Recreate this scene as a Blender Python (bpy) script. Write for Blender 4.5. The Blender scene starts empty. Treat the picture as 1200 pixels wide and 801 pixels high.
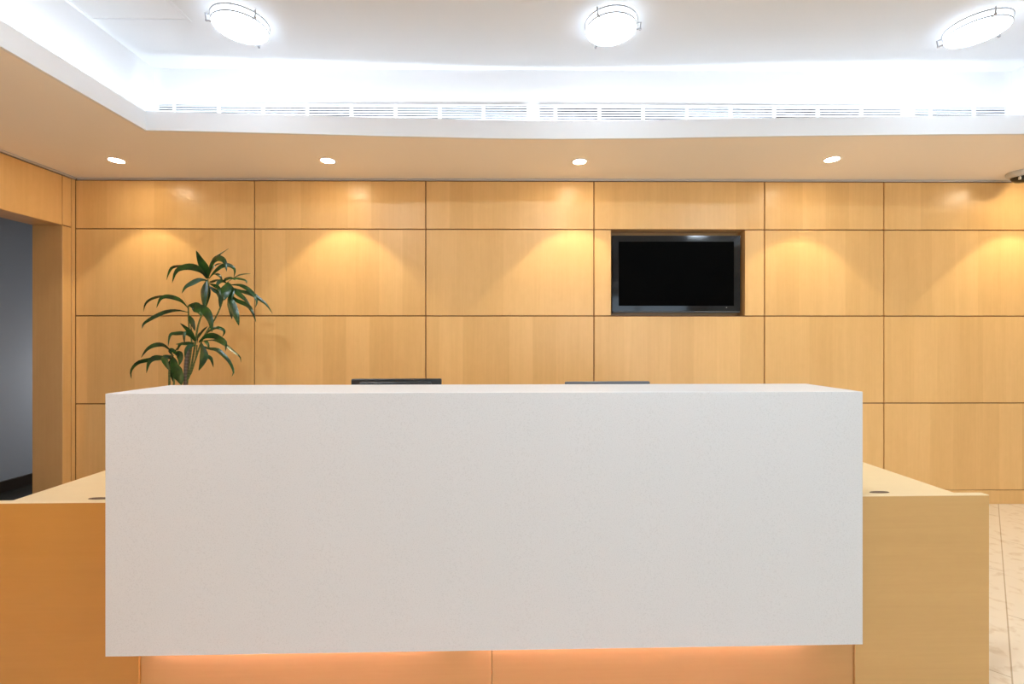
import bpy, bmesh, math, random
from mathutils import Vector, Matrix
random.seed(7)
scene = bpy.context.scene
col = scene.collection
R = math.radians

# ------------------------------------------------------------------ camera
F = 1200 * 16 / 36
TH = R(0.4)
CX, CY, CAMH = 602.7, 399.5, 1.336
cam_d = bpy.data.cameras.new('camera')
cam_d.sensor_width = 36; cam_d.lens = 16
cam_d.shift_x = -(CX - 600) / 1200
cam_d.shift_y = (CY - 400.5) / 1200
cam = bpy.data.objects.new('camera', cam_d); col.objects.link(cam)
cam.location = (0, 0, CAMH); cam.rotation_euler = (R(90), 0, -TH)
scene.camera = cam

def ray(u, v):
    a = (u - CX) / F; b = (CY - v) / F
    s, c = math.sin(TH), math.cos(TH)
    return a * c + s, c - a * s, b
def at_y(u, v, Y):
    d = ray(u, v); k = Y / d[1]
    return Vector((d[0] * k, Y, CAMH + d[2] * k))

# ------------------------------------------------------------------ materials
def new_mat(name):
    m = bpy.data.materials.new(name); m.use_nodes = True
    nt = m.node_tree
    return m, nt, nt.nodes['Principled BSDF']
def setp(b, **kw):
    names = {'rough': 'Roughness', 'metal': 'Metallic', 'spec': 'Specular IOR Level', 'coat': 'Coat Weight', 'coat_rough': 'Coat Roughness'}
    for k, v in kw.items(): b.inputs[names[k]].default_value = v
def flat(name, rgb, bump=0.0, bump_scale=200, vary=0.0, vary_scale=3, **kw):
    m, nt, b = new_mat(name)
    b.inputs['Base Color'].default_value = (*rgb, 1)
    setp(b, **kw)
    geo = nt.nodes.new('ShaderNodeNewGeometry')
    if vary:
        n = nt.nodes.new('ShaderNodeTexNoise'); n.inputs['Scale'].default_value = vary_scale; n.inputs['Detail'].default_value = 4
        nt.links.new(geo.outputs['Position'], n.inputs['Vector'])
        mx = nt.nodes.new('ShaderNodeMixRGB')
        mx.inputs[1].default_value = (*[c * (1 - vary) for c in rgb], 1)
        mx.inputs[2].default_value = (*[min(1, c * (1 + vary)) for c in rgb], 1)
        nt.links.new(n.outputs['Fac'], mx.inputs[0]); nt.links.new(mx.outputs[0], b.inputs['Base Color'])
    if bump:
        n2 = nt.nodes.new('ShaderNodeTexNoise'); n2.inputs['Scale'].default_value = bump_scale
        nt.links.new(geo.outputs['Position'], n2.inputs['Vector'])
        bp = nt.nodes.new('ShaderNodeBump'); bp.inputs['Strength'].default_value = bump; bp.inputs['Distance'].default_value = .002
        nt.links.new(n2.outputs['Fac'], bp.inputs['Height']); nt.links.new(bp.outputs[0], b.inputs['Normal'])
    return m
def emit(name, rgb, strength):
    m, nt, b = new_mat(name)
    b.inputs['Base Color'].default_value = (*rgb, 1)
    b.inputs['Emission Color'].default_value = (*rgb, 1)
    b.inputs['Emission Strength'].default_value = strength
    return m
def wood(name, rgb, grain, across, rough=.32, strip=.19, amount=.13, strip_amount=.13, coat=.16, coat_rough=.36):
    """maple veneer: grain = axis (0,1,2) the fibres run along; across = axis the veneer leaves are laid out along"""
    m, nt, b = new_mat(name); N = nt.nodes.new; L = nt.links.new
    setp(b, rough=rough, spec=.35, coat=coat, coat_rough=coat_rough)
    geo = N('ShaderNodeNewGeometry'); info = N('ShaderNodeObjectInfo')
    off = N('ShaderNodeVectorMath'); off.operation = 'MULTIPLY_ADD'
    cmb = N('ShaderNodeCombineXYZ')
    for i in range(3): L(info.outputs['Random'], cmb.inputs[i])
    L(cmb.outputs[0], off.inputs[0]); off.inputs[1].default_value = (17, 23, 31); L(geo.outputs['Position'], off.inputs[2])
    def stretched(along, scale, detail, dist=0.):
        mp = N('ShaderNodeMapping'); sc = [scale] * 3; sc[grain] = along; mp.inputs['Scale'].default_value = sc
        L(off.outputs[0], mp.inputs[0])
        n = N('ShaderNodeTexNoise'); n.inputs['Scale'].default_value = 1; n.inputs['Detail'].default_value = detail
        n.inputs['Distortion'].default_value = dist
        L(mp.outputs[0], n.inputs['Vector']); return n.outputs['Fac']
    fine = stretched(2.5, 90, 5); mid = stretched(.9, 11, 4, .6); fig = stretched(9, 16, 3, 1.2)
    sep = N('ShaderNodeSeparateXYZ'); L(off.outputs[0], sep.inputs[0])
    dv = N('ShaderNodeMath'); dv.operation = 'DIVIDE'; L(sep.outputs[across], dv.inputs[0]); dv.inputs[1].default_value = strip
    fl = N('ShaderNodeMath'); fl.operation = 'FLOOR'; L(dv.outputs[0], fl.inputs[0])
    wn = N('ShaderNodeTexWhiteNoise'); wn.noise_dimensions = '1D'; L(fl.outputs[0], wn.inputs['W'])
    def madd(a, k, c):
        n = N('ShaderNodeMath'); n.operation = 'MULTIPLY_ADD'; L(a, n.inputs[0]); n.inputs[1].default_value = k
        if isinstance(c, float): n.inputs[2].default_value = c
        else: L(c, n.inputs[2])
        return n.outputs[0]
    v = madd(fine, amount * 1.0, 1.0 - amount * 1.45 - strip_amount / 2)
    v = madd(mid, amount * 1.2, v); v = madd(fig, amount * .7, v); v = madd(wn.outputs['Value'], strip_amount, v)
    hsv = N('ShaderNodeVectorMath'); hsv.operation = 'MULTIPLY'
    p = []
    for e in (.75, 1.0, 1.45):           # darker grain is also redder
        q = N('ShaderNodeMath'); q.operation = 'POWER'; L(v, q.inputs[0]); q.inputs[1].default_value = e; p.append(q)
    cc = N('ShaderNodeCombineXYZ')
    for i in range(3): L(p[i].outputs[0], cc.inputs[i])
    L(cc.outputs[0], hsv.inputs[0]); hsv.inputs[1].default_value = rgb
    L(hsv.outputs[0], b.inputs['Base Color'])
    bp = N('ShaderNodeBump'); bp.inputs['Strength'].default_value = .06; bp.inputs['Distance'].default_value = .001
    L(fine, bp.inputs['Height']); L(bp.outputs[0], b.inputs['Normal'])
    return m

WALLW = (.775, .48, .19)
M = {}
M['wall_wood'] = wood('maple_wall', WALLW, 2, 0)
M['side_wood'] = wood('maple_side_wall', WALLW, 2, 1)
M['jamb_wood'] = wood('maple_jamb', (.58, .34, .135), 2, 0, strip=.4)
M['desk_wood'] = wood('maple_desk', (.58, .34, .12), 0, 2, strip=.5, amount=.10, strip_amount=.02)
M['desk_wood_warmlit'] = wood('maple_desk_warmlit', (.51, .228, .044), 0, 2, strip=.5, amount=.10, strip_amount=.02)  # left panel maple, with the warm light falling there put into its colour
M['kick_wood'] = wood('maple_kick', (.56, .30, .105), 0, 2, strip=.5, amount=.10, strip_amount=.02)
M['desk_top'] = wood('maple_worktop', (.84, .68, .42), 0, 1, strip=.5, amount=.07, strip_amount=.02, rough=.28)
M['groove'] = flat('groove_wood', (.30, .13, .04), rough=.7)
M['white'] = flat('white_paint', (.80, .80, .81), bump=.05, rough=.6, spec=.2)
M['ceiling'] = flat('ceiling_paint', (.74, .75, .77), bump=.05, rough=.7, spec=.2)
M['soffit'] = flat('soffit_paint', (.93, .87, .80), bump=.05, rough=.7, spec=.15)
M['grey_wall'] = flat('grey_wall_paint', (.36, .37, .39), bump=.05, rough=.6, spec=.2)
M['rear_wall'] = flat('pale_wall_paint', (.70, .66, .60), bump=.05, rough=.7, spec=.2)
M['dark_floor'] = flat('dark_stone', (.03, .028, .022), vary=.4, rough=.25)
M['dark_base'] = flat('dark_brown_board', (.03, .018, .010), rough=.4)
M['alu'] = flat('grey_shadow_trim', (.56, .54, .52), rough=.45, metal=.3)
M['chrome'] = flat('brushed_metal', (.36, .36, .37), rough=.5, metal=.3)
M['plastic_black'] = flat('black_plastic', (.012, .012, .013), rough=.35)
M['gloss_black'] = flat('gloss_black', (.006, .006, .007), rough=.07, spec=.36)
M['screen'] = flat('dark_screen', (.001, .001, .001), rough=.5, spec=.02)
M['trim_grey'] = flat('dark_grey_trim', (.05, .055, .06), rough=.3)
M['shell_black'] = flat('charcoal_shell', (.018, .020, .022), rough=.38, bump=.1)
M['shell_grey'] = flat('grey_shell', (.10, .11, .13), rough=.38, bump=.1)
M['pale_plastic'] = flat('pale_plastic', (.62, .60, .56), rough=.45)
M['dome'] = flat('smoked_dome', (.012, .010, .008), rough=.08, spec=.6)
M['grommet'] = flat('brown_plastic', (.13, .075, .045), rough=.5)
M['pot'] = flat('pot_glaze', (.55, .53, .50), rough=.4, vary=.08)
M['soil'] = flat('potting_soil', (.03, .02, .012), bump=.6, bump_scale=60, rough=.95)
M['glass_lit'] = emit('lit_frosted_glass', (.75, .87, 1), 6.3)
M['glass_fill'] = emit('fill_lamp_glass', (.76, .89, 1), 97)
M['drum_lit'] = emit('lit_frosted_drum', (.86, .94, 1), 2.2)
M['bulb'] = emit('downlight_lens', (1, .84, .60), 78)
M['bulb_fill'] = emit('warm_fill_lens', (1, .56, .26), 115)
M['cove_led'] = emit('cove_led', (.74, .86, 1.0), 72)
M['desk_led'] = emit('desk_led', (1, .70, .98), 52)
M['status'] = emit('status_light', (.8, .78, .7), .35)

def counter_mat():
    m, nt, b = new_mat('white_solid_surface'); N = nt.nodes.new; L = nt.links.new
    setp(b, rough=.42, spec=.35)
    geo = N('ShaderNodeNewGeometry')
    n = N('ShaderNodeTexNoise'); n.inputs['Scale'].default_value = 260; n.inputs['Detail'].default_value = 2
    L(geo.outputs['Position'], n.inputs['Vector'])
    r = N('ShaderNodeValToRGB'); r.color_ramp.elements[0].position = .30; r.color_ramp.elements[0].color = (.60, .597, .592, 1)
    r.color_ramp.elements[1].position = .48; r.color_ramp.elements[1].color = (.67, .668, .667, 1)
    L(n.outputs['Fac'], r.inputs[0]); L(r.outputs[0], b.inputs['Base Color'])
    return m
M['counter'] = counter_mat()

def floor_mat():
    m, nt, b = new_mat('beige_marble_tiles'); N = nt.nodes.new; L = nt.links.new
    setp(b, rough=.22, spec=.45)
    geo = N('ShaderNodeNewGeometry')
    mp = N('ShaderNodeMapping'); mp.inputs['Rotation'].default_value = (0, 0, R(-43.6)); mp.inputs['Location'].default_value = (.322, .073, 0)
    L(geo.outputs['Position'], mp.inputs[0])
    br = N('ShaderNodeTexBrick'); br.offset = .5; br.squash = 1
    br.inputs['Scale'].default_value = 1; br.inputs['Brick Width'].default_value = 1.2; br.inputs['Row Height'].default_value = .6
    br.inputs['Mortar Size'].default_value = .0028; br.inputs['Mortar Smooth'].default_value = .2
    br.inputs['Color1'].default_value = (.80, .71, .57, 1); br.inputs['Color2'].default_value = (.84, .75, .61, 1)
    br.inputs['Mortar'].default_value = (.52, .42, .29, 1)
    L(mp.outputs[0], br.inputs['Vector'])
    n = N('ShaderNodeTexNoise'); n.inputs['Scale'].default_value = 16; n.inputs['Detail'].default_value = 9; n.inputs['Distortion'].default_value = .5
    L(geo.outputs['Position'], n.inputs['Vector'])
    r = N('ShaderNodeValToRGB'); e = r.color_ramp.elements
    e[0].position = .30; e[0].color = (.70, .58, .45, 1); e[1].position = .47; e[1].color = (1, 1, 1, 1)
    L(n.outputs['Fac'], r.inputs[0])
    mx = N('ShaderNodeMixRGB'); mx.blend_type = 'MULTIPLY'; mx.inputs[0].default_value = .5
    L(br.outputs['Color'], mx.inputs[1]); L(r.outputs[0], mx.inputs[2]); L(mx.outputs[0], b.inputs['Base Color'])
    return m
M['floor'] = floor_mat()

def leaf_mat():
    m, nt, b = new_mat('glossy_leaf'); N = nt.nodes.new; L = nt.links.new
    setp(b, rough=.27, spec=.42)
    geo = N('ShaderNodeNewGeometry')
    n = N('ShaderNodeTexNoise'); n.inputs['Scale'].default_value = 14; n.inputs['Detail'].default_value = 3
    L(geo.outputs['Position'], n.inputs['Vector'])
    r = N('ShaderNodeValToRGB'); e = r.color_ramp.elements
    e[0].position = .32; e[0].color = (.006, .027, .009, 1); e[1].position = .68; e[1].color = (.026, .085, .014, 1)
    L(n.outputs['Fac'], r.inputs[0]); L(r.outputs[0], b.inputs['Base Color'])
    return m
M['leaf'] = leaf_mat()
def cane_mat(name, c1, c2, rings):
    m, nt, b = new_mat(name); N = nt.nodes.new; L = nt.links.new
    setp(b, rough=.7)
    geo = N('ShaderNodeNewGeometry')
    w = N('ShaderNodeTexWave'); w.bands_direction = 'Z'; w.inputs['Scale'].default_value = rings; w.inputs['Distortion'].default_value = 3
    L(geo.outputs['Position'], w.inputs['Vector'])
    mx = N('ShaderNodeMixRGB'); mx.inputs[1].default_value = (*c1, 1); mx.inputs[2].default_value = (*c2, 1)
    L(w.outputs['Fac'], mx.inputs[0]); L(mx.outputs[0], b.inputs['Base Color'])
    return m
M['cane'] = cane_mat('ringed_cane', (.19, .14, .10), (.10, .075, .05), 14)
M['green_cane'] = cane_mat('green_cane', (.12, .15, .04), (.07, .10, .03), 16)

# ------------------------------------------------------------------ mesh helpers
ORG = {}
class MB:
    def __init__(self): self.bm = bmesh.new()
    def box(self, x0, x1, y0, y1, z0, z1, bev=0., seg=2):
        r = bmesh.ops.create_cube(self.bm, size=1)
        vs = r['verts']
        for v in vs: v.co = Vector(((x0 + x1) / 2 + v.co.x * (x1 - x0), (y0 + y1) / 2 + v.co.y * (y1 - y0), (z0 + z1) / 2 + v.co.z * (z1 - z0)))
        if bev:
            es = list({e for v in vs for e in v.link_edges})
            bmesh.ops.bevel(self.bm, geom=es, offset=bev, segments=seg, affect='EDGES', profile=.5)
        return self
    def quad(self, *pts):
        self.bm.faces.new([self.bm.verts.new(p) for p in pts]); return self
    def prism(self, pts, z0, z1):
        lo = [self.bm.verts.new((p[0], p[1], z0)) for p in pts]; hi = [self.bm.verts.new((p[0], p[1], z1)) for p in pts]
        n = len(pts)
        for i in range(n): self.bm.faces.new((lo[i], lo[(i + 1) % n], hi[(i + 1) % n], hi[i]))
        self.bm.faces.new(lo[::-1]); self.bm.faces.new(hi); return self
    def lathe(self, prof, c, n=40):
        """profile of (radius, z) about a vertical axis at c; radius 0 closes to a point"""
        rings = []
        for r, z in prof:
            if r < 1e-6: rings.append([self.bm.verts.new((c[0], c[1], c[2] + z))])
            else: rings.append([self.bm.verts.new((c[0] + r * math.cos(2 * math.pi * k / n), c[1] + r * math.sin(2 * math.pi * k / n), c[2] + z)) for k in range(n)])
        for a, b in zip(rings, rings[1:]):
            for k in range(n):
                k2 = (k + 1) % n
                q = [a[k % len(a)], a[k2 % len(a)], b[k2 % len(b)], b[k % len(b)]]
                u = []
                for v in q:
                    if v not in u: u.append(v)
                if len(u) > 2: self.bm.faces.new(u)
        return self
    def tube(self, pts, rad, n=10):
        pts = [Vector(p) for p in pts]; rs = rad if isinstance(rad, (list, tuple)) else [rad] * len(pts)
        rings = []; up = Vector((.13, .97, .2))
        for i, p in enumerate(pts):
            t = (pts[min(i + 1, len(pts) - 1)] - pts[max(i - 1, 0)]).normalized()
            a = t.cross(up).normalized(); b = t.cross(a)
            rings.append([self.bm.verts.new(p + rs[i] * (a * math.cos(2 * math.pi * k / n) + b * math.sin(2 * math.pi * k / n))) for k in range(n)])
        for a, b in zip(rings, rings[1:]):
            for k in range(n): self.bm.faces.new((a[k], a[(k + 1) % n], b[(k + 1) % n], b[k]))
        self.bm.faces.new(rings[0][::-1]); self.bm.faces.new(rings[-1]); return self
    def build(self, name, mat, parent=None, smooth=False, recalc=True):
        if recalc: bmesh.ops.recalc_face_normals(self.bm, faces=self.bm.faces)
        org = ORG.get(parent.name, Vector()) if parent else Vector()
        me = bpy.data.meshes.new(name)
        for v in self.bm.verts: v.co -= org
        for f in self.bm.faces: f.smooth = smooth
        self.bm.to_mesh(me); self.bm.free()
        me.materials.append(M[mat])
        o = bpy.data.objects.new(name, me); col.objects.link(o)
        if parent: o.parent = parent
        ORG[o.name] = org
        if smooth:
            try: me.set_sharp_from_angle(angle=R(35))
            except Exception: pass
        return o
def thing(name, label, cat, loc, group=None):
    o = bpy.data.objects.new(name, None); col.objects.link(o)
    o.empty_display_size = .1; o.location = loc
    o['label'] = label; o['category'] = cat
    if group: o['group'] = group
    ORG[o.name] = Vector(loc); return o
def struct(mb, name, mat, **kw):
    o = mb.build(name, mat, **kw); o['kind'] = 'structure'; return o
def copy_tree(o, parent=None):
    c = o.copy(); col.objects.link(c)
    if parent: c.parent = parent
    for ch in list(o.children): copy_tree(ch, c)
    return c

# ------------------------------------------------------------------ the room
YW = 3.71                    # face of the panelled back wall
XL, XR, YF = -3.53, 4.90, -4.0
ZS, ZC = 2.66, 3.20          # soffit, main ceiling
struct(MB().box(XL, XR + .2, YF - .2, 3.95, -.1, 0), 'floor', 'floor')

# coffer: lip line (gently bowed at the back), from left corner to right corner
back_lip = [(-2.288, 2.866), (-2.139, 2.872), (-1.825, 2.886), (-1.299, 2.911), (-.763, 2.938), (-.216, 2.962), (.006, 2.969), (.34, 2.970), (.894, 2.957),
            (1.438, 2.932), (1.979, 2.911), (2.517, 2.895), (2.730, 2.889), (3.10, 2.881), (3.31, 2.877)]
XCL, XCR, YCB, YCF = -2.445, 3.465, 3.13, -2.95     # vertical faces of the coffer
LF = -2.80                                           # front lip
mb = MB()
def slab(mb, pts): mb.prism(pts, ZS, ZS + .03)
for a, b in zip(back_lip, back_lip[1:]):
    slab(mb, [a, b, (b[0], 3.95), (a[0], 3.95)])
slab(mb, [(XL - .3, LF), (back_lip[0][0], LF), back_lip[0], (back_lip[0][0], 3.95), (XL - .3, 3.95)])
slab(mb, [(back_lip[-1][0], LF), (XR + .2, LF), (XR + .2, 3.95), (back_lip[-1][0], 3.95), back_lip[-1]])
slab(mb, [(XL - .3, YF - .2), (XR + .2, YF - .2), (XR + .2, LF), (XL - .3, LF)])
struct(mb, 'ceiling_soffit', 'soffit')
# white fascia (upstand) round the coffer, 2 cm thick
ring = back_lip + [(back_lip[-1][0], LF), (back_lip[0][0], LF)]
def fascia(name, pts, off):
    m = MB(); inner = [(p[0] + o[0], p[1] + o[1]) for p, o in zip(pts, off)]
    for i in range(len(pts) - 1):
        m.prism([pts[i], pts[i + 1], inner[i + 1], inner[i]], ZS - .004, ZS + .115)
        far = [tuple(p[k] + .036 / .02 * (q[k] - p[k]) for k in (0, 1)) for p, q in zip(pts, inner)]
        m.prism([inner[i], inner[i + 1], far[i + 1], far[i]], ZS + .109, ZS + .115)  # unseen inner return added to keep cove light off the ceiling
    bmesh.ops.remove_doubles(m.bm, verts=m.bm.verts, dist=1e-5)
    return struct(m, name, 'white')
e = .02
fascia('trim_1', [(p[0], p[1] - .001) for p in back_lip], [(-e if i == 0 else e if i == len(back_lip) - 1 else 0, e) for i in range(len(back_lip))])
c0, c1 = back_lip[0], back_lip[-1]
fascia('trim_2', [(c0[0] + .001, LF), (c0[0] + .001, c0[1])], [(-e, -e), (-e, e)])
fascia('trim_3', [(c1[0] - .001, LF), (c1[0] - .001, c1[1])], [(e, -e), (e, e)])
fascia('trim_4', [(c0[0], LF + .001), (c1[0], LF + .001)], [(-e, -e), (e, -e)])
# coffer walls and main ceiling
m = MB().box(XCL, XCR, YCB, YCB + .05, ZS + .03, ZC)
m.box(XCL - .05, XCL, YCF, YCB + .05, ZS + .03, ZC).box(XCR, XCR + .05, YCF, YCB + .05, ZS + .03, ZC).box(XCL, XCR, YCF - .05, YCF, ZS + .03, ZC)
struct(m, 'wall_coffer', 'white')
struct(MB().box(XCL - .05, XCR + .05, YCF - .05, YCB + .05, ZC, ZC + .05), 'ceiling', 'ceiling')

# back wall: dark backing with a hole for the television, maple panels with open joints
RX0, RX1, RZ0, RZ1 = .815, 1.914, 1.543, 2.246       # television recess
m = MB(); yb = YW + .014
for x0, x1, z0, z1 in ((XL - .3, RX0, 0, ZS), (RX1, XR + .2, 0, ZS), (RX0, RX1, 0, RZ0), (RX0, RX1, RZ1, ZS)):
    m.box(x0, x1, yb, yb + .05, z0, z1)
wall_back = struct(m, 'wall_back', 'groove')
cols = [-3.529, -2.085, -.695, .676, 2.074, 3.057, 4.46, XR]
rows = [.112, .470, .828, 1.541, 2.246, 2.640]
rows = [.112, .828, 1.541, 2.246, 2.640]
g = .0045
for i in range(len(cols) - 1):
    for j in range(len(rows) - 1):
        spans = [(cols[i], cols[i + 1])]
        if i == 3 and j == 2: spans = [(cols[3], RX0 + g), (RX1 - g, cols[4])]
        for x0, x1 in spans:
            zz = [(rows[j], rows[j + 1])]
            for z0, z1 in zz:
                MB().box(x0 + g, x1 - g, YW, yb - .0005, z0 + g, z1 - g, .0015, 1).build('wood_panel', 'wall_wood', wall_back)
# recess lining
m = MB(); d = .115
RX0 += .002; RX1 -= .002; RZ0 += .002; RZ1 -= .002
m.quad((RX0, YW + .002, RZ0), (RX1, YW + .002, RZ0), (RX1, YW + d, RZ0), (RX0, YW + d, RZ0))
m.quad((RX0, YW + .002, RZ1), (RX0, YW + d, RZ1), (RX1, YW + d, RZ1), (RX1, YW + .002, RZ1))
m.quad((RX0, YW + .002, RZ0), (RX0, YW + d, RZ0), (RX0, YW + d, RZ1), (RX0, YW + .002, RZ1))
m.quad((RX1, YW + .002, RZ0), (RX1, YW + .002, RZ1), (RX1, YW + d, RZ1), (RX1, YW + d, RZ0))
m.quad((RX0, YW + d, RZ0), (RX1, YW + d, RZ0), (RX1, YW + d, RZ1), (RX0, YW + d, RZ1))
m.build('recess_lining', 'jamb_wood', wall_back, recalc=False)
struct(MB().box(XL + .03, XR, YW - .002, yb - .0005, 0, .112, .002, 1), 'baseboard_back', 'wall_wood')
struct(MB().box(XL + .012, XR, YW + .001, yb - .0005, 2.643, ZS - .0005), 'trim_5', 'alu')

# left wall with the doorway: lintel, pier, jambs
TW = .235; DZ = 2.248; DY0, DY1 = 1.55, 3.605
m = MB().box(XL - TW, XL - .014, YF, DY0 - .012, 0, ZS).box(XL - TW, XL - .014, DY0 - .012, DY1 + .012, DZ + .012, ZS).box(XL - TW, XL - .014, DY1 + .012, YW + .01, 0, ZS)
wall_left = struct(m, 'wall_left', 'groove')
def lpanel(y0, y1, z0, z1): MB().box(XL - .0135, XL, y0 + .003, y1 - .003, z0 + .003, z1 - .003, .0015, 1).build('wood_panel', 'side_wood', wall_left)
lpanel(DY1, 3.680, 0.0, DZ); lpanel(DY1, 3.680, DZ + .003, 2.640)
lpanel(2.16, DY1, DZ, 2.640); lpanel(DY0, 2.16, DZ, 2.640)
for k in range(4):
    y0, y1 = DY0 - 1.3 * (k + 1), DY0 - 1.3 * k
    y0 = max(y0, YF)
    for j, (z0, z1) in enumerate(((0.0, .828), (.828, 1.541), (1.541, DZ), (DZ, 2.640))): lpanel(y0, y1, z0, z1)
MB().box(XL - .0135, XL + .004, 3.682, 3.7085, 0, 2.640, .002, 1).build('corner_trim', 'side_wood', wall_left)
MB().box(XL - TW, XL - .001, DY1, DY1 + .0115, 0, DZ, .001, 1).build('door_jamb', 'jamb_wood', wall_left)
MB().box(XL - TW, XL - .001, DY0 - .0115, DY0, 0, DZ, .001, 1).build('door_jamb', 'jamb_wood', wall_left)
MB().box(XL - TW, XL - .001, DY0, DY1, DZ, DZ + .0115, .001, 1).build('lintel_lining', 'jamb_wood', wall_left)
struct(MB().box(XL - .012, XL + .010, YF, YW - .002, 2.643, ZS - .0005), 'trim_6', 'alu')

# corridor beyond the doorway
XK = -4.49
struct(MB().box(XK - .1, XK, .4, 6.5, 0, 2.7), 'wall_corridor', 'grey_wall')
struct(MB().box(XK, XL - TW, 6.5, 6.6, 0, 2.7), 'wall_corridor_end', 'grey_wall')
struct(MB().box(XK, XL - TW, .3, .4, 0, 2.7), 'wall_corridor_near', 'grey_wall')
struct(MB().box(XL - TW, XL - TW + .08, 3.80, 6.5, 0, 2.7), 'wall_corridor_right', 'grey_wall')
struct(MB().box(XK - .1, XL - TW + .1, .3, 6.6, 2.7, 2.76), 'ceiling_corridor', 'grey_wall')
struct(MB().box(XK - .1, XL, .3, 6.6, -.1, -.0001), 'floor_corridor', 'dark_floor')
struct(MB().box(XK, XK + .014, .4, 6.5, 0, .105, .003, 1), 'baseboard_corridor', 'dark_base')

# right wall, and the wall behind the camera with an added window for cool light
struct(MB().box(XR, XR + .1, YF, YW + .01, 0, ZS), 'wall_right', 'rear_wall')
WX0, WX1, WZ0, WZ1 = .6, 4.5, .25, 2.5
m = MB().box(XL - .3, WX0, YF - .1, YF, 0, ZS).box(WX1, XR + .1, YF - .1, YF, 0, ZS).box(WX0, WX1, YF - .1, YF, 0, WZ0).box(WX0, WX1, YF - .1, YF, WZ1, ZS)
struct(m, 'wall_front', 'rear_wall')
m = MB()
for x in (WX0, WX0 + 1.28, WX0 + 2.58, WX1 - .05): m.box(x, x + .05, YF - .08, YF - .02, WZ0, WZ1)
m.box(WX0, WX1, YF - .08, YF - .02, WZ0, WZ0 + .05).box(WX0, WX1, YF - .08, YF - .02, WZ1 - .05, WZ1)
struct(m, 'added_window_1', 'alu')

# ------------------------------------------------------------------ ceiling lamps
LZ = ZC
lamp_pos = [(-1.568, 2.649), (.582, 2.649), (2.735, 2.655)]
lamp_ang = [(R(205), R(325), R(85)), (R(232), R(-5), R(112)), (R(250), R(130), R(10))]
lamp_lab = ['round frosted ceiling lamp at the left, beside the ceiling hatch',
            'round frosted ceiling lamp in the middle of the row, above the counter',
            'round frosted ceiling lamp at the right end of the row, near the short grille']
def ceiling_lamp(p, ang, label):
    t = thing('ceiling_lamp', label, 'lamp', (p[0], p[1], LZ), 'round ceiling lamps')
    c = (p[0], p[1], LZ)
    MB().lathe([(.1475, -.012), (.1520, -.012), (.1535, -.016), (.1520, -.021), (.1475, -.021), (.1460, -.016), (.1475, -.012)], c, 56).build('mounting_ring', 'chrome', t, True)
    MB().lathe([(0, -.001), (.140, -.001), (.142, -.012), (.143, -.040), (.1385, -.046)], c, 56).build('glass_drum', 'drum_lit', t, True)
    MB().lathe([(0, -.060), (.10, -.0585), (.140, -.054), (.1435, -.050), (.143, -.047), (0, -.047)], c, 56).build('glass_disc', 'glass_lit', t, True)
    MB().lathe([(.1440, -.046), (.1475, -.047), (.1485, -.051), (.1465, -.0555), (.1445, -.0555), (.1440, -.046)], c, 56).build('rim', 'chrome', t, True)
    for a in ang:
        ca, sa = math.cos(a), math.sin(a)
        def q(r, z): return (p[0] + r * ca, p[1] + r * sa, LZ + z)
        clip = MB().tube([q(.154, -.0165), q(.172, -.0165), q(.167, -.052)], .0042, 8).tube([q(.169, -.0525), q(.142, -.0565)], .0042, 8).build('clip', 'chrome', t, True)
        MB().lathe([(0, -.004), (.0065, -.004), (.0075, 0), (.0065, .004), (0, .004)], q(.166, -.0555), 14).build('screw_knob', 'chrome', clip, True)
    return t
for p, a, l in zip(lamp_pos, lamp_ang, lamp_lab): ceiling_lamp(p, a, l)
# unseen lamps added as fill over the desk: copies with far brighter discs
disc_far = bpy.data.meshes['glass_disc'].copy(); disc_far.materials[0] = M['glass_fill']
first = [o for o in col.objects if o.name == 'ceiling_lamp'][0]
for (x, y), l in zip([(-1.568, .95), (.582, .95), (2.735, .95)],
                     ['added unseen fill lamp over the left of the lobby', 'added unseen fill lamp over the lobby in front of the counter', 'added unseen fill lamp over the right of the lobby']):
    c = copy_tree(first); c.location = (x, y, LZ); c['label'] = l
    for ch in c.children:
        if ch.name.startswith('glass_disc'): ch.data = disc_far

# ceiling hatch
HX0, HX1, HY0, HY1 = -2.441, -1.861, 2.03, 2.668
t = thing('ceiling_hatch', 'square white access hatch flush in the ceiling, above the left lamp', 'hatch', ((HX0 + HX1) / 2, (HY0 + HY1) / 2, ZC))
w = .022
m = MB()
for x0, x1, y0, y1 in ((HX0, HX1, HY1 - w, HY1), (HX0, HX1, HY0, HY0 + w), (HX0, HX0 + w, HY0 + w, HY1 - w), (HX1 - w, HX1, HY0 + w, HY1 - w)):
    m.box(x0, x1, y0, y1, ZC - .004, ZC - .0002, .001, 1)
m.build('hatch_frame', 'ceiling', t)
MB().box(HX0 + w + .003, HX1 - w - .003, HY0 + w + .003, HY1 - w - .003, ZC - .0025, ZC - .0002, .0008, 1).build('hatch_door', 'ceiling', t)

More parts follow.
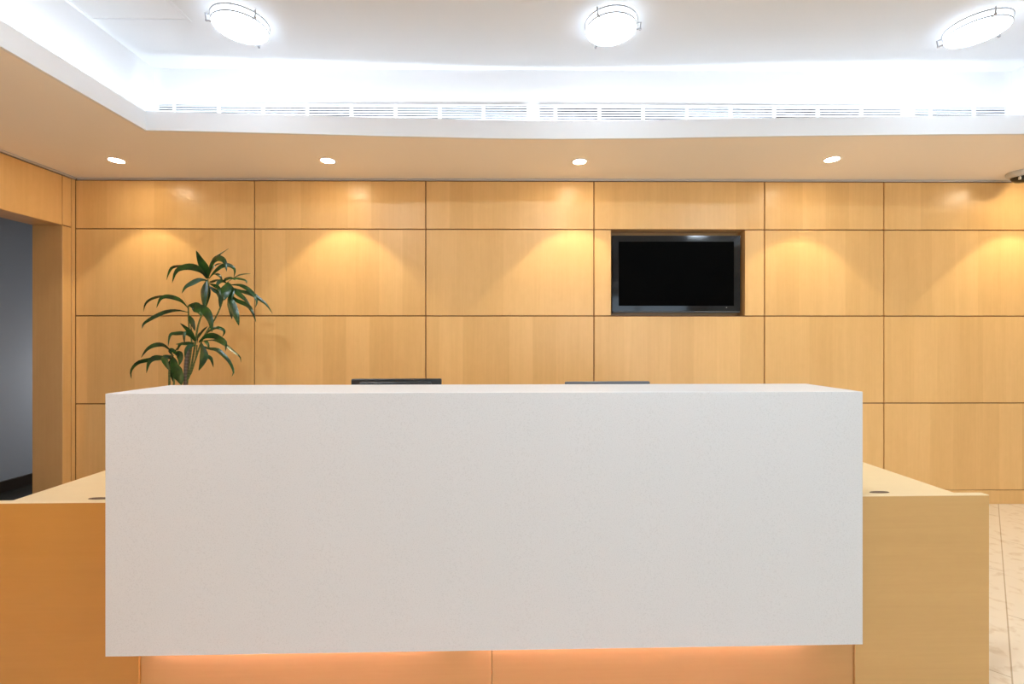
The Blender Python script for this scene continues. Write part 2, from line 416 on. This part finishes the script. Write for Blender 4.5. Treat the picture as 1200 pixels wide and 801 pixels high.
# linear air grilles in the coffer wall
def grille(x0, x1, label):
    z0, z1 = 2.845, 2.948
    t = thing('air_grille', label, 'air vent', ((x0 + x1) / 2, YCB, z0), 'linear air grilles above the white fascia')
    y0, y1 = YCB - .014, YCB - .0005; fw = .008
    m = MB().box(x0 - fw, x1 + fw, y0, y1, z1, z1 + fw, .001, 1).box(x0 - fw, x1 + fw, y0, y1, z0 - fw, z0, .001, 1)
    m.box(x0 - fw, x0, y0, y1, z0, z1).box(x1, x1 + fw, y0, y1, z0, z1)
    m.build('grille_frame', 'white', t)
    MB().box(x0, x1, y1 - .001, y1, z0, z1).build('shade_backing', 'screen', t)  # black sheet stands in for the shaded hollow behind the slats
    n = 6; pit = (z1 - z0) / n
    for k in range(n):
        zc = z0 + pit * (k + .42)
        s = MB(); h = pit * .19
        s.quad((x0, y0 + .002, zc - h), (x1, y0 + .002, zc - h), (x1, y0 + .0015, zc + h), (x0, y0 + .0015, zc + h))
        s.quad((x0, y0 + .0015, zc + h), (x1, y0 + .0015, zc + h), (x1, y1 - .002, zc + h + .001), (x0, y1 - .002, zc + h + .001))
        s.quad((x0, y1 - .002, zc - h), (x1, y1 - .002, zc - h), (x1, y0 + .002, zc - h), (x0, y0 + .002, zc - h))
        s.build('slat', 'white', t)
    x = x0 + .11
    while x < x1 - .04:
        MB().box(x - .012, x + .012, y0 - .001, y0 + .006, z0, z1, .001, 1).build('divider', 'white', t)
        x += .301
grille(-2.405, .106, 'long slatted white air grille above the left half of the fascia')
grille(.194, 2.692, 'long slatted white air grille above the right half of the fascia')
grille(2.781, 3.418, 'short slatted white air grille at the right end, under the right ceiling lamp')

# LED strips lying in the cove behind the fascia
def led(name, pts, off, label):
    # a ribbon standing on edge, following the fascia: pts shifted by off, 4 mm thick and 12 mm tall
    m = MB(); q = [(p[0] + off[0], p[1] + off[1]) for p in pts]; k = Vector(off).normalized() * .004
    for a, b in zip(q, q[1:]): m.prism([a, b, (b[0] + k.x, b[1] + k.y), (a[0] + k.x, a[1] + k.y)], ZS + .040, ZS + .052)
    bmesh.ops.remove_doubles(m.bm, verts=m.bm.verts, dist=1e-5)
    for f in [f for f in m.bm.faces if all(len(e.link_faces) > 2 for e in f.edges if abs(e.verts[0].co.z - e.verts[1].co.z) > .01) and abs(f.normal.z) < .1 and f.calc_area() < 1e-4]: m.bm.faces.remove(f)
    o = m.build(name, 'cove_led'); o['label'] = label; o['category'] = 'light strip'; o['group'] = 'cove light strips'
led('light_strip', back_lip, (0, .021), 'white light strip in the cove behind the back fascia, below the grilles')
led('light_strip', [(c0[0], LF), (c0[0], c0[1])], (-.021, 0), 'white light strip in the cove behind the left fascia')
led('light_strip', [(c1[0], LF), (c1[0], c1[1])], (.021, 0), 'white light strip in the cove behind the right fascia')

# ------------------------------------------------------------------ downlights in the soffit
dl = [(-2.892, 3.355), (-1.346, 3.350), (.505, 3.355), (2.338, 3.30)]
dlab = ['small round downlight in the soffit, nearest the doorway', 'small round downlight in the soffit, left of centre above the dark monitors',
        'small round downlight in the soffit, just left of the television', 'small round downlight in the soffit, right of the television']
SPOT = dict(energy=21, angle=R(86), blend=.22)
def spot(p, energy, colour=(1, .82, .54), angle=None):
    d = bpy.data.lights.new('downlight_beam', 'SPOT'); d.energy = energy; d.color = colour
    d.spot_size = angle or SPOT['angle']; d.spot_blend = SPOT['blend']; d.shadow_soft_size = .022
    o = bpy.data.objects.new('downlight_beam', d); col.objects.link(o); o.location = (p[0], p[1], ZS - .012); return o
for p, l, en in zip(dl, dlab, (12, 18, 18.5, 17)):
    t = thing('downlight', l, 'downlight', (p[0], p[1], ZS), 'downlights in the soffit')
    c = (p[0], p[1], ZS)
    MB().lathe([(.056, -.0005), (.062, -.0005), (.061, -.004), (.055, -.005), (.047, -.003), (.047, -.0005)], c, 32).build('trim_ring', 'soffit', t, True)
    MB().lathe([(0, -.0015), (.046, -.0015), (.046, -.0008), (0, -.0008)], c, 32).build('lamp_lens', 'bulb', t, True)
    spot(p, en)
# one more of the row, past the right edge of the photograph, throws the scallop on the last panel
p = (4.10, 3.32)
t = thing('downlight', 'small round downlight in the soffit at the right end, past the security camera', 'downlight', (p[0], p[1], ZS), 'downlights in the soffit')
MB().lathe([(0, -.0015), (.046, -.0015), (.056, -.005), (.062, -.0005)], (p[0], p[1], ZS), 32).build('lamp_lens', 'bulb', t, True)
spot(p, SPOT['energy'])

# ------------------------------------------------------------------ security camera
sc = (4.0, 3.535, ZS)
t = thing('security_camera', 'white and smoked dome security camera under the soffit at the right edge', 'security camera', sc)
MB().lathe([(0, 0), (.088, 0), (.092, -.006), (.091, -.018), (.086, -.028), (.078, -.034), (.066, -.037), (0, -.037)], sc, 40).build('base', 'pale_plastic', t, True)
MB().lathe([(.0655, -.0375), (.064, -.048), (.056, -.064), (.040, -.077), (.020, -.084), (0, -.086)], sc, 40).build('dome', 'dome', t, True)
m = MB().lathe([(.0665, -.0372), (.0700, -.0372), (.0695, -.042), (.0665, -.043)], sc, 40)
m.build('dome_ring', 'pale_plastic', t, True)
for a, rr in ((R(206), .0575), (R(250), .0575)):
    x, y = sc[0] + rr * math.cos(a), sc[1] + rr * math.sin(a)
    MB().box(x - .005, x + .005, y - .012, y + .004, ZS - .070, ZS - .046, .002, 1).build('lens_bracket', 'pale_plastic', t)

# ------------------------------------------------------------------ television in the recess
TX0, TX1, TZ0, TZ1, TY = .832, 1.890, 1.566, 2.205, YW + .030
t = thing('television', 'black flat screen television set into a recess of the wood wall', 'television', ((TX0 + TX1) / 2, TY, TZ0))
sx0, sx1, sz0, sz1 = TX0 + .053, TX1 - .053, TZ0 + .060, TZ1 - .050
m = MB()
outer = [(TX0, TZ0 + .018), (TX1, TZ0 + .018), (TX1, TZ1), (TX0, TZ1)]
inner = [(sx0, sz0), (sx1, sz0), (sx1, sz1), (sx0, sz1)]
for i in range(4):
    j = (i + 1) % 4
    a, b, c, d_ = outer[i], outer[j], inner[j], inner[i]
    m.quad((a[0], TY + .001, a[1]), (b[0], TY + .001, b[1]), (c[0], TY - .001, c[1]), (d_[0], TY - .001, d_[1]))
    m.quad((d_[0], TY - .001, d_[1]), (c[0], TY - .001, c[1]), (c[0], TY + .003, c[1]), (d_[0], TY + .003, d_[1]))
    m.quad((a[0], TY + .001, a[1]), (a[0], TY + .04, a[1]), (b[0], TY + .04, b[1]), (b[0], TY + .001, b[1]))
bmesh.ops.remove_doubles(m.bm, verts=m.bm.verts, dist=1e-5)
m.build('bezel', 'gloss_black', t)
MB().box(sx0 - .002, sx1 + .002, TY + .0025, TY + .004, sz0 - .002, sz1 + .002).build('screen', 'screen', t)
MB().box(TX0 + .004, TX1 - .004, TY - .004, TY + .035, TZ0 + .004, TZ0 + .0175, .004, 2).build('bottom_trim', 'trim_grey', t)
MB().box(TX0 + .03, TX1 - .03, TY + .0405, TY + .070, TZ0 + .05, TZ1 - .04, .01, 2).build('back_cover', 'plastic_black', t)
MB().box(TX0 + .30, TX1 - .30, TY + .0705, YW + .1145, TZ0 + .2, TZ1 - .2).build('wall_bracket', 'trim_grey', t)
MB().lathe([(0, -.0035), (.003, -.002), (.004, 0), (0, 0)], (TX1 - .115, TY + .0015, TZ0 + .048), 12).build('status_light', 'status', t)

# ------------------------------------------------------------------ reception desk (wood) and white counter
DROT = R(.97); DO = Vector((-.07, 1.627, 0))
desk = thing('reception_desk', 'long maple reception desk with worktop, standing behind the hanging white counter front', 'desk', DO)
def dbox(x0, x1, y0, y1, z0, z1, name, mat, parent, bev=.002, seg=2):
    return MB().box(DO.x + x0, DO.x + x1, DO.y + y0, DO.y + y1, z0, z1, bev, seg).build(name, mat, parent)
PY0, PY1, PZ = .062, .092, .748
LS, RS = -1.285, 1.372
dbox(-1.862, LS, PY0, PY1, 0, PZ, 'front_panel', 'desk_wood_warmlit', desk)
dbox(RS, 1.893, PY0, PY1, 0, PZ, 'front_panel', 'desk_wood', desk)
dbox(LS + .001, -.001, PY0 + .007, PY1, 0, PZ, 'kick_panel', 'kick_wood', desk)
dbox(.001, RS - .001, PY0 + .007, PY1, 0, PZ, 'kick_panel', 'kick_wood', desk)
top = dbox(-1.772, 1.794, PY1 + .0005, .86, PZ - .038, PZ - .0003, 'worktop', 'desk_top', desk)
dbox(-1.755, -1.725, PY1 + .002, .85, 0, PZ - .0385, 'end_panel', 'desk_wood', desk)
dbox(1.745, 1.775, PY1 + .002, .85, 0, PZ - .0385, 'end_panel', 'desk_wood', desk)
dbox(-1.862, LS, PY0, PY1, PZ + .0002, PZ + .0022, 'edge_band', 'desk_top', desk, .0008, 1)
dbox(RS, 1.893, PY0, PY1, PZ + .0002, PZ + .0022, 'edge_band', 'desk_top', desk, .0008, 1)
for gx, gy in ((1.505, .109), (-1.468, .109)):     # oval cable outlets, 8 by 2.6 cm
    m = MB().lathe([(0, .0002), (.026, .0004), (.030, .0018), (.036, .0024), (.040, 0)], (0, 0, 0), 36)
    for v in m.bm.verts: v.co = Vector((DO.x + gx + v.co.x, DO.y + gy + v.co.y * .24, PZ - .0002 + v.co.z))
    m.build('cable_grommet', 'grommet', desk, True)
desk.rotation_euler.z = DROT

ctr = thing('reception_counter', 'white speckled raised counter with a tall blank front, in front of wood desk', 'counter', DO + Vector((0, 0, PZ)))
BX, BZ0, BZ1, BD = 1.352, .231, 1.152, .312
dbox(-BX, BX, 0, .055, BZ0, BZ1, 'front_slab', 'counter', ctr, .0015)
dbox(-BX, BX, .0549, BD, BZ1 - .030, BZ1 - .00005, 'counter_top', 'counter', ctr, 0)
dbox(-BX, -BX + .03, .0955, BD, PZ + .0005, BZ1 - .0305, 'side_slab', 'counter', ctr, .0015)
dbox(BX - .03, BX, .0955, BD, PZ + .0005, BZ1 - .0305, 'side_slab', 'counter', ctr, .0015)
dbox(-BX + .0305, BX - .0305, BD - .02, BD, PZ + .0005, BZ1 - .0305, 'back_slab', 'counter', ctr, .0015)
for x0, x1 in ((-1.22, -.21), (-.07, 1.18)):
    dbox(x0, x1, .0555, .0617, BZ0 + .004, BZ0 + .014, 'light_strip', 'desk_led', ctr, 0)
ctr.rotation_euler.z = DROT

# ------------------------------------------------------------------ monitors behind the counter (backs towards us)
def monitor(u0, u1, v, Y, label, shell, tilt, roll=0.):
    a, b = at_y(u0, v, Y), at_y(u1, v, Y)
    w = b.x - a.x; zt = (a.z + b.z) / 2; cx = (a.x + b.x) / 2
    zb = PZ
    t = thing('computer_monitor', label, 'monitor', (cx, Y, zb), 'monitors behind the white counter')
    hw = w / 2; h0, h1 = zt - .315, zt
    sh = MB()
    sh.box(cx - hw, cx + hw, Y - .004, Y + .022, h0, h1, .006, 3)
    o = sh.build('casing', shell, t, True)
    MB().box(cx - hw * .80, cx + hw * .80, Y - .030, Y - .0045, h0 + .03, h1 - .012, .010, 3).build('back_cover', shell, t, True)
    MB().box(cx - hw + .016, cx + hw - .016, Y + .0221, Y + .0232, h0 + .022, h1 - .016).build('screen', 'screen', t)
    MB().box(cx - .028, cx + .028, Y - .046, Y - .031, zb + .012, h0 + .17, .004, 2).build('stand_neck', 'shell_black', t)
    MB().box(cx - .12, cx + .12, Y - .11, Y + .085, zb + .0005, zb + .0115, .004, 2).build('stand_base', 'shell_black', t)
    for ch in t.children:
        if ch.name.split('.')[0] in ('casing', 'back_cover', 'screen'): ch.rotation_euler.y = roll
    t.rotation_euler = (0, 0, tilt)
    return t
monitor(412, 517, 443.6, 2.16, 'black computer monitor behind the counter, left and taller of the two', 'shell_black', R(1.5))
monitor(663, 762, 446.8, 2.16, 'dark grey computer monitor barely showing above the counter, the right of the two', 'shell_grey', R(-2), R(-.45))

# ------------------------------------------------------------------ plant
PLY = 3.20
pb = at_y(209, 451, PLY)
plant = thing('potted_plant', 'tall green dracaena plant with drooping glossy leaves by the wood wall', 'plant', (pb.x, PLY, 0))
pc = (pb.x, PLY, 0)
MB().lathe([(0, .0005), (.13, .0005), (.14, .01), (.175, .36), (.185, .365), (.187, .395), (.172, .397), (.168, .36), (0, .355)], pc, 40).build('pot', 'pot', plant, True)
MB().lathe([(0, .375), (.08, .378), (.150, .370), (.1675, .362)], pc, 32).build('soil', 'soil', plant, True)
def K1(p): return (190 + p[0] / 8.007, 285 + p[1] / 8.007)
def K2(p): return (140 + p[0] / 6.675, 335 + p[1] / 6.675)
def K3(p): return (200 + p[0] / 10.01, 375 + p[1] / 10.01)
SC = {1: 8.007, 2: 6.675, 3: 10.01}; KF = {1: K1, 2: K2, 3: K3}
PX = PLY / F            # metres per pixel at the plant
def spline(pts, n):
    out = []
    P = [pts[0]] + pts + [pts[-1]]
    segs = len(pts) - 1
    for i in range(n + 1):
        s = i / n * segs; k = min(int(s), segs - 1); u = s - k
        p0, p1, p2, p3 = (P[k + q] for q in range(4))
        out.append(.5 * ((2 * p1) + (-p0 + p2) * u + (2 * p0 - 5 * p1 + 4 * p2 - p3) * u * u + (-p0 + 3 * p1 - 3 * p2 + p3) * u ** 3))
    return out
def leaf(mb, crop, pts, hw, d0, d1):
    """pts: midrib seen in the photo; hw: half width as seen; d0,d1: how far in front of (-) or behind (+) the stem it starts and ends"""
    q = [KF[crop](p) for p in pts]; n = len(q)
    w3 = []
    for i, (u, v) in enumerate(q):
        f = i / (n - 1); dy = d0 + (d1 - d0) * math.sin(f * math.pi / 2)
        w3.append(at_y(u, v, PLY + dy))
    N = 14; mid = spline(w3, N)
    seen = hw / SC[crop] * PX; full = max(.0145, seen * .92)
    seen *= .88; depth = math.sqrt(max(0, full * full - seen * seen))
    rows = []
    for i, p in enumerate(mid):
        f = i / N
        prof = .2 + .8 * math.sin(f / .4 * math.pi / 2) ** 1.6 if f < .4 else max(.015, 1 - ((f - .4) / .6) ** 1.5)
        t = (mid[min(i + 1, N)] - mid[max(i - 1, 0)]); t.y = 0
        t = t.normalized() if t.length > 1e-6 else Vector((1, 0, 0))
        nrm = Vector((-t.z, 0, t.x))
        wv = nrm * seen * prof + Vector((0, depth * prof, 0))
        fold = nrm.cross(Vector((0, 0, 0))) + Vector((0, .12 * full * prof, 0))
        rows.append([p - wv + fold, p - wv * .5 + fold * .35, p.copy(), p + wv * .5 + fold * .35, p + wv + fold])
    vs = [[mb.bm.verts.new(x) for x in r] for r in rows]
    for a, b in zip(vs, vs[1:]):
        for k in range(4): mb.bm.faces.new((a[k], a[k + 1], b[k + 1], b[k]))
CL = {
 'A': [(1, [(430,330),(402,250),(355,160),(318,66)], 58, -.01, -.04), (1, [(432,310),(450,210),(490,145),(545,100),(627,46)], 20, .0, .05),
       (1, [(440,330),(490,268),(560,212),(625,205),(680,245),(672,322)], 26, -.01, .04), (1, [(438,290),(476,170),(530,138),(585,170),(606,265)], 36, .0, -.10),
       (1, [(418,330),(370,262),(300,225),(212,222),(130,262),(94,372)], 36, -.01, -.06), (1, [(415,318),(330,236),(210,213),(102,222),(62,275),(42,345)], 9, .0, .05),
       (1, [(424,348),(350,340),(272,376),(217,412),(184,470)], 24, -.01, -.08), (1, [(415,350),(396,430),(390,520),(392,600)], 32, -.02, -.05),
       (1, [(428,355),(430,450),(418,540),(405,610)], 24, .01, .03), (1, [(440,362),(490,352),(532,338)], 18, -.01, -.06),
       (1, [(438,375),(500,400),(540,435),(556,500)], 18, -.01, -.07), (1, [(448,315),(500,285),(545,312),(566,362)], 12, .01, .05),
       (1, [(436,400),(490,440),(522,470),(541,545)], 20, .0, .02), (1, [(430,340),(460,250),(505,200),(560,190)], 18, .01, .08)],
 'B': [(1, [(600,372),(660,332),(722,332),(785,350),(792,378)], 13, .0, .04), (1, [(600,372),(690,312),(750,290),(832,284)], 14, .0, -.05),
       (1, [(630,390),(722,390),(792,420),(852,472),(888,540),(874,605)], 20, -.01, -.06), (1, [(640,410),(730,445),(842,476),(912,522),(982,578),(1037,662)], 22, .01, .04),
       (1, [(640,420),(700,460),(772,520),(832,590)], 24, -.01, -.05), (1, [(640,470),(690,530),(800,580),(850,652),(882,742)], 22, .01, -.02),
       (1, [(625,470),(650,575),(692,672),(720,772)], 42, -.03, -.06), (1, [(632,500),(640,600),(655,712)], 26, .01, .03),
       (1, [(610,365),(597,440),(582,535)], 52, -.03, -.09), (1, [(600,380),(552,470),(538,600)], 26, -.01, -.03),
       (1, [(608,385),(585,345),(640,325),(690,345)], 20, -.01, -.06), (1, [(620,380),(650,450),(655,520)], 30, -.02, -.05),
       (1, [(610,380),(560,350),(520,380),(520,450)], 18, .0, -.03)],
 'C': [(2, [(535,170),(475,110),(382,82),(322,98),(289,172)], 20, -.01, -.07), (2, [(528,160),(442,97),(340,79),(250,100),(202,140),(188,202)], 7, .0, .05),
       (2, [(535,205),(462,190),(380,197),(302,225),(222,270),(186,300),(177,335)], 14, .0, -.06), (2, [(540,150),(592,155),(622,190),(640,235)], 36, -.02, -.06),
       (2, [(600,140),(668,190),(708,262),(724,362)], 34, -.03, -.08), (2, [(546,230),(570,290),(592,352)], 20, -.01, -.03),
       (2, [(545,170),(520,130),(500,85),(490,52)], 10, .0, .02), (2, [(560,150),(600,190),(630,160),(660,150)], 24, .01, .05)],
 'D': [(2, [(598,428),(560,370),(516,326),(474,290)], 24, -.02, -.06), (2, [(590,430),(540,372),(506,378),(510,455)], 18, -.01, -.07),
       (2, [(605,420),(648,352),(692,314)], 16, .0, .05), (2, [(590,445),(520,450),(438,455)], 16, -.02, -.06),
       (2, [(580,420),(520,372),(440,371),(395,385),(380,475)], 17, .0, -.05), (3, [(330,260),(400,195),(480,180),(560,205),(645,265),(640,370)], 38, -.02, -.07),
       (3, [(340,260),(430,236),(532,236),(642,292),(742,372),(812,430),(824,497)], 13, .0, .05), (3, [(330,250),(400,170),(470,112),(545,86),(615,110),(628,150),(604,197)], 22, .01, .06),
       (3, [(340,290),(440,330),(540,345),(612,402),(692,492),(737,602),(714,662)], 25, -.01, .0), (3, [(360,270),(388,400),(372,490),(328,592)], 48, -.03, -.06),
       (3, [(370,330),(412,415),(472,452),(502,555)], 28, .0, .04), (3, [(330,270),(400,242),(438,290),(446,332)], 10, -.02, -.05),
       (3, [(300,270),(250,200),(240,100),(235,20)], 22, .0, .03), (3, [(290,290),(230,300),(180,350),(165,440)], 26, -.03, -.07),
       (3, [(310,270),(320,180),(350,140)], 22, -.02, -.05), (3, [(300,300),(190,270),(110,285),(80,360)], 15, -.01, -.02)],
 'E': [(2, [(415,520),(345,462),(272,463),(212,498),(168,562)], 19, .0, -.05), (2, [(405,560),(330,560),(268,565),(228,602),(211,682)], 24, -.02, -.07),
       (2, [(405,570),(330,560),(238,576),(142,600),(90,662),(94,728)], 18, .0, .05), (2, [(420,520),(462,530),(475,570),(466,622)], 27, -.01, -.05),
       (2, [(410,545),(352,560),(366,610),(384,655)], 26, -.02, -.06), (2, [(412,550),(432,630),(492,705)], 30, -.02, -.07),
       (2, [(425,590),(440,660),(470,720),(486,775)], 44, -.05, -.10), (2, [(418,545),(392,505),(420,505),(446,545)], 20, .0, .03),
       (2, [(410,560),(400,640),(420,752)], 22, .0, .02), (2, [(415,535),(440,500),(470,470),(490,450)], 14, .0, .04)],
}
for k, lv in CL.items():
    mb = MB()
    for l in lv: leaf(mb, *l)
    mb.build('leaf_cluster', 'leaf', plant, True, recalc=False)
def cane(pts, r0, r1, mat, dy=0., below=(0, 0)):
    w = [at_y(*KF[c](p), PLY + dy * (1 - i / max(1, len(pts) - 1))) for i, (c, p) in enumerate(pts)]
    last = w[-1]
    w += [Vector((pb.x + below[0] * .5 + (last.x - pb.x) * .5, PLY + below[1] * .6, .8)), Vector((pb.x + below[0], PLY + below[1], .365))]
    N = 30; s = spline(w, N)
    MB().tube(s, [r0 + (r1 - r0) * i / N for i in range(N + 1)], 10).build('cane', mat, plant, True)
cane([(2, (545, 470)), (2, (528, 560)), (2, (520, 660)), (2, (518, 770))], .0125, .0150, 'cane', 0, (.02, -.02))
cane([(1, (605, 380)), (1, (560, 560)), (1, (500, 700)), (2, (690, 345)), (2, (640, 440)), (2, (585, 600)), (2, (530, 740))], .0045, .006, 'green_cane', -.01, (.07, .02))
cane([(1, (430, 335)), (1, (425, 480)), (1, (395, 610)), (1, (350, 730)), (2, (605, 360)), (2, (590, 470)), (2, (550, 690)), (2, (522, 772))], .005, .0065, 'green_cane', 0, (.05, .06))
cane([(2, (538, 150)), (2, (545, 330)), (2, (565, 440)), (2, (548, 600)), (2, (525, 772))], .0045, .0055, 'green_cane', .01, (-.03, .05))
cane([(2, (418, 540)), (2, (392, 650)), (2, (390, 775))], .006, .008, 'green_cane', .01, (-.08, .0))
cane([(2, (425, 600)), (2, (425, 775))], .005, .007, 'green_cane', -.01, (-.06, -.05))
cane([(3, (310, 290)), (3, (290, 450)), (3, (240, 620)), (3, (190, 710))], .004, .005, 'green_cane', .0, (.0, -.07))

# ------------------------------------------------------------------ sky, and unseen fill lights added to lobby and corridor
w = bpy.data.worlds.new('world'); scene.world = w; w.use_nodes = True
w.node_tree.nodes['Background'].inputs[0].default_value = (.75, .85, 1, 1); w.node_tree.nodes['Background'].inputs[1].default_value = 1.0
def area(name, loc, rot, sx, sy, energy, colour):
    d = bpy.data.lights.new(name, 'AREA'); d.shape = 'RECTANGLE'; d.size = sx; d.size_y = sy; d.energy = energy; d.color = colour
    o = bpy.data.objects.new(name, d); col.objects.link(o); o.location = loc; o.rotation_euler = rot; return o
area('cool_fill_at_window', ((WX0 + WX1) / 2, YF - .15, (WZ0 + WZ1) / 2), (R(90), 0, 0), WX1 - WX0, WZ1 - WZ0, 46, (.62, .83, 1))  # cool fill light added at the unseen window
# unseen downlights added in the left soffit to warm the desk front
for y in (.9, -.2, -1.3):
    t = thing('downlight', 'added unseen warm fill downlight in the left soffit of the lobby', 'downlight', (-2.9, y, ZS), 'added fill downlights along the left soffit')
    MB().lathe([(0, -.0015), (.046, -.0015), (.056, -.005), (.062, -.0005)], (-2.9, y, ZS), 32).build('lamp_lens', 'bulb_fill', t, True)
d = bpy.data.lights.new('corridor_fill', 'POINT'); d.energy = 13; d.color = (.95, .97, 1); d.shadow_soft_size = .15
o = bpy.data.objects.new('corridor_fill', d); col.objects.link(o); o.location = (-4.0, 5.1, 1.0)  # unseen light added to brighten the corridor wall

scene.view_settings.view_transform = 'Standard'; scene.view_settings.look = 'None'
scene.view_settings.gamma = 1; scene.view_settings.use_curve_mapping = False
scene.view_settings.exposure = 0.6
try:
    scene.cycles.use_denoising = True; scene.cycles.max_bounces = 10; scene.cycles.diffuse_bounces = 6
    scene.cycles.sample_clamp_indirect = 6
except Exception: pass
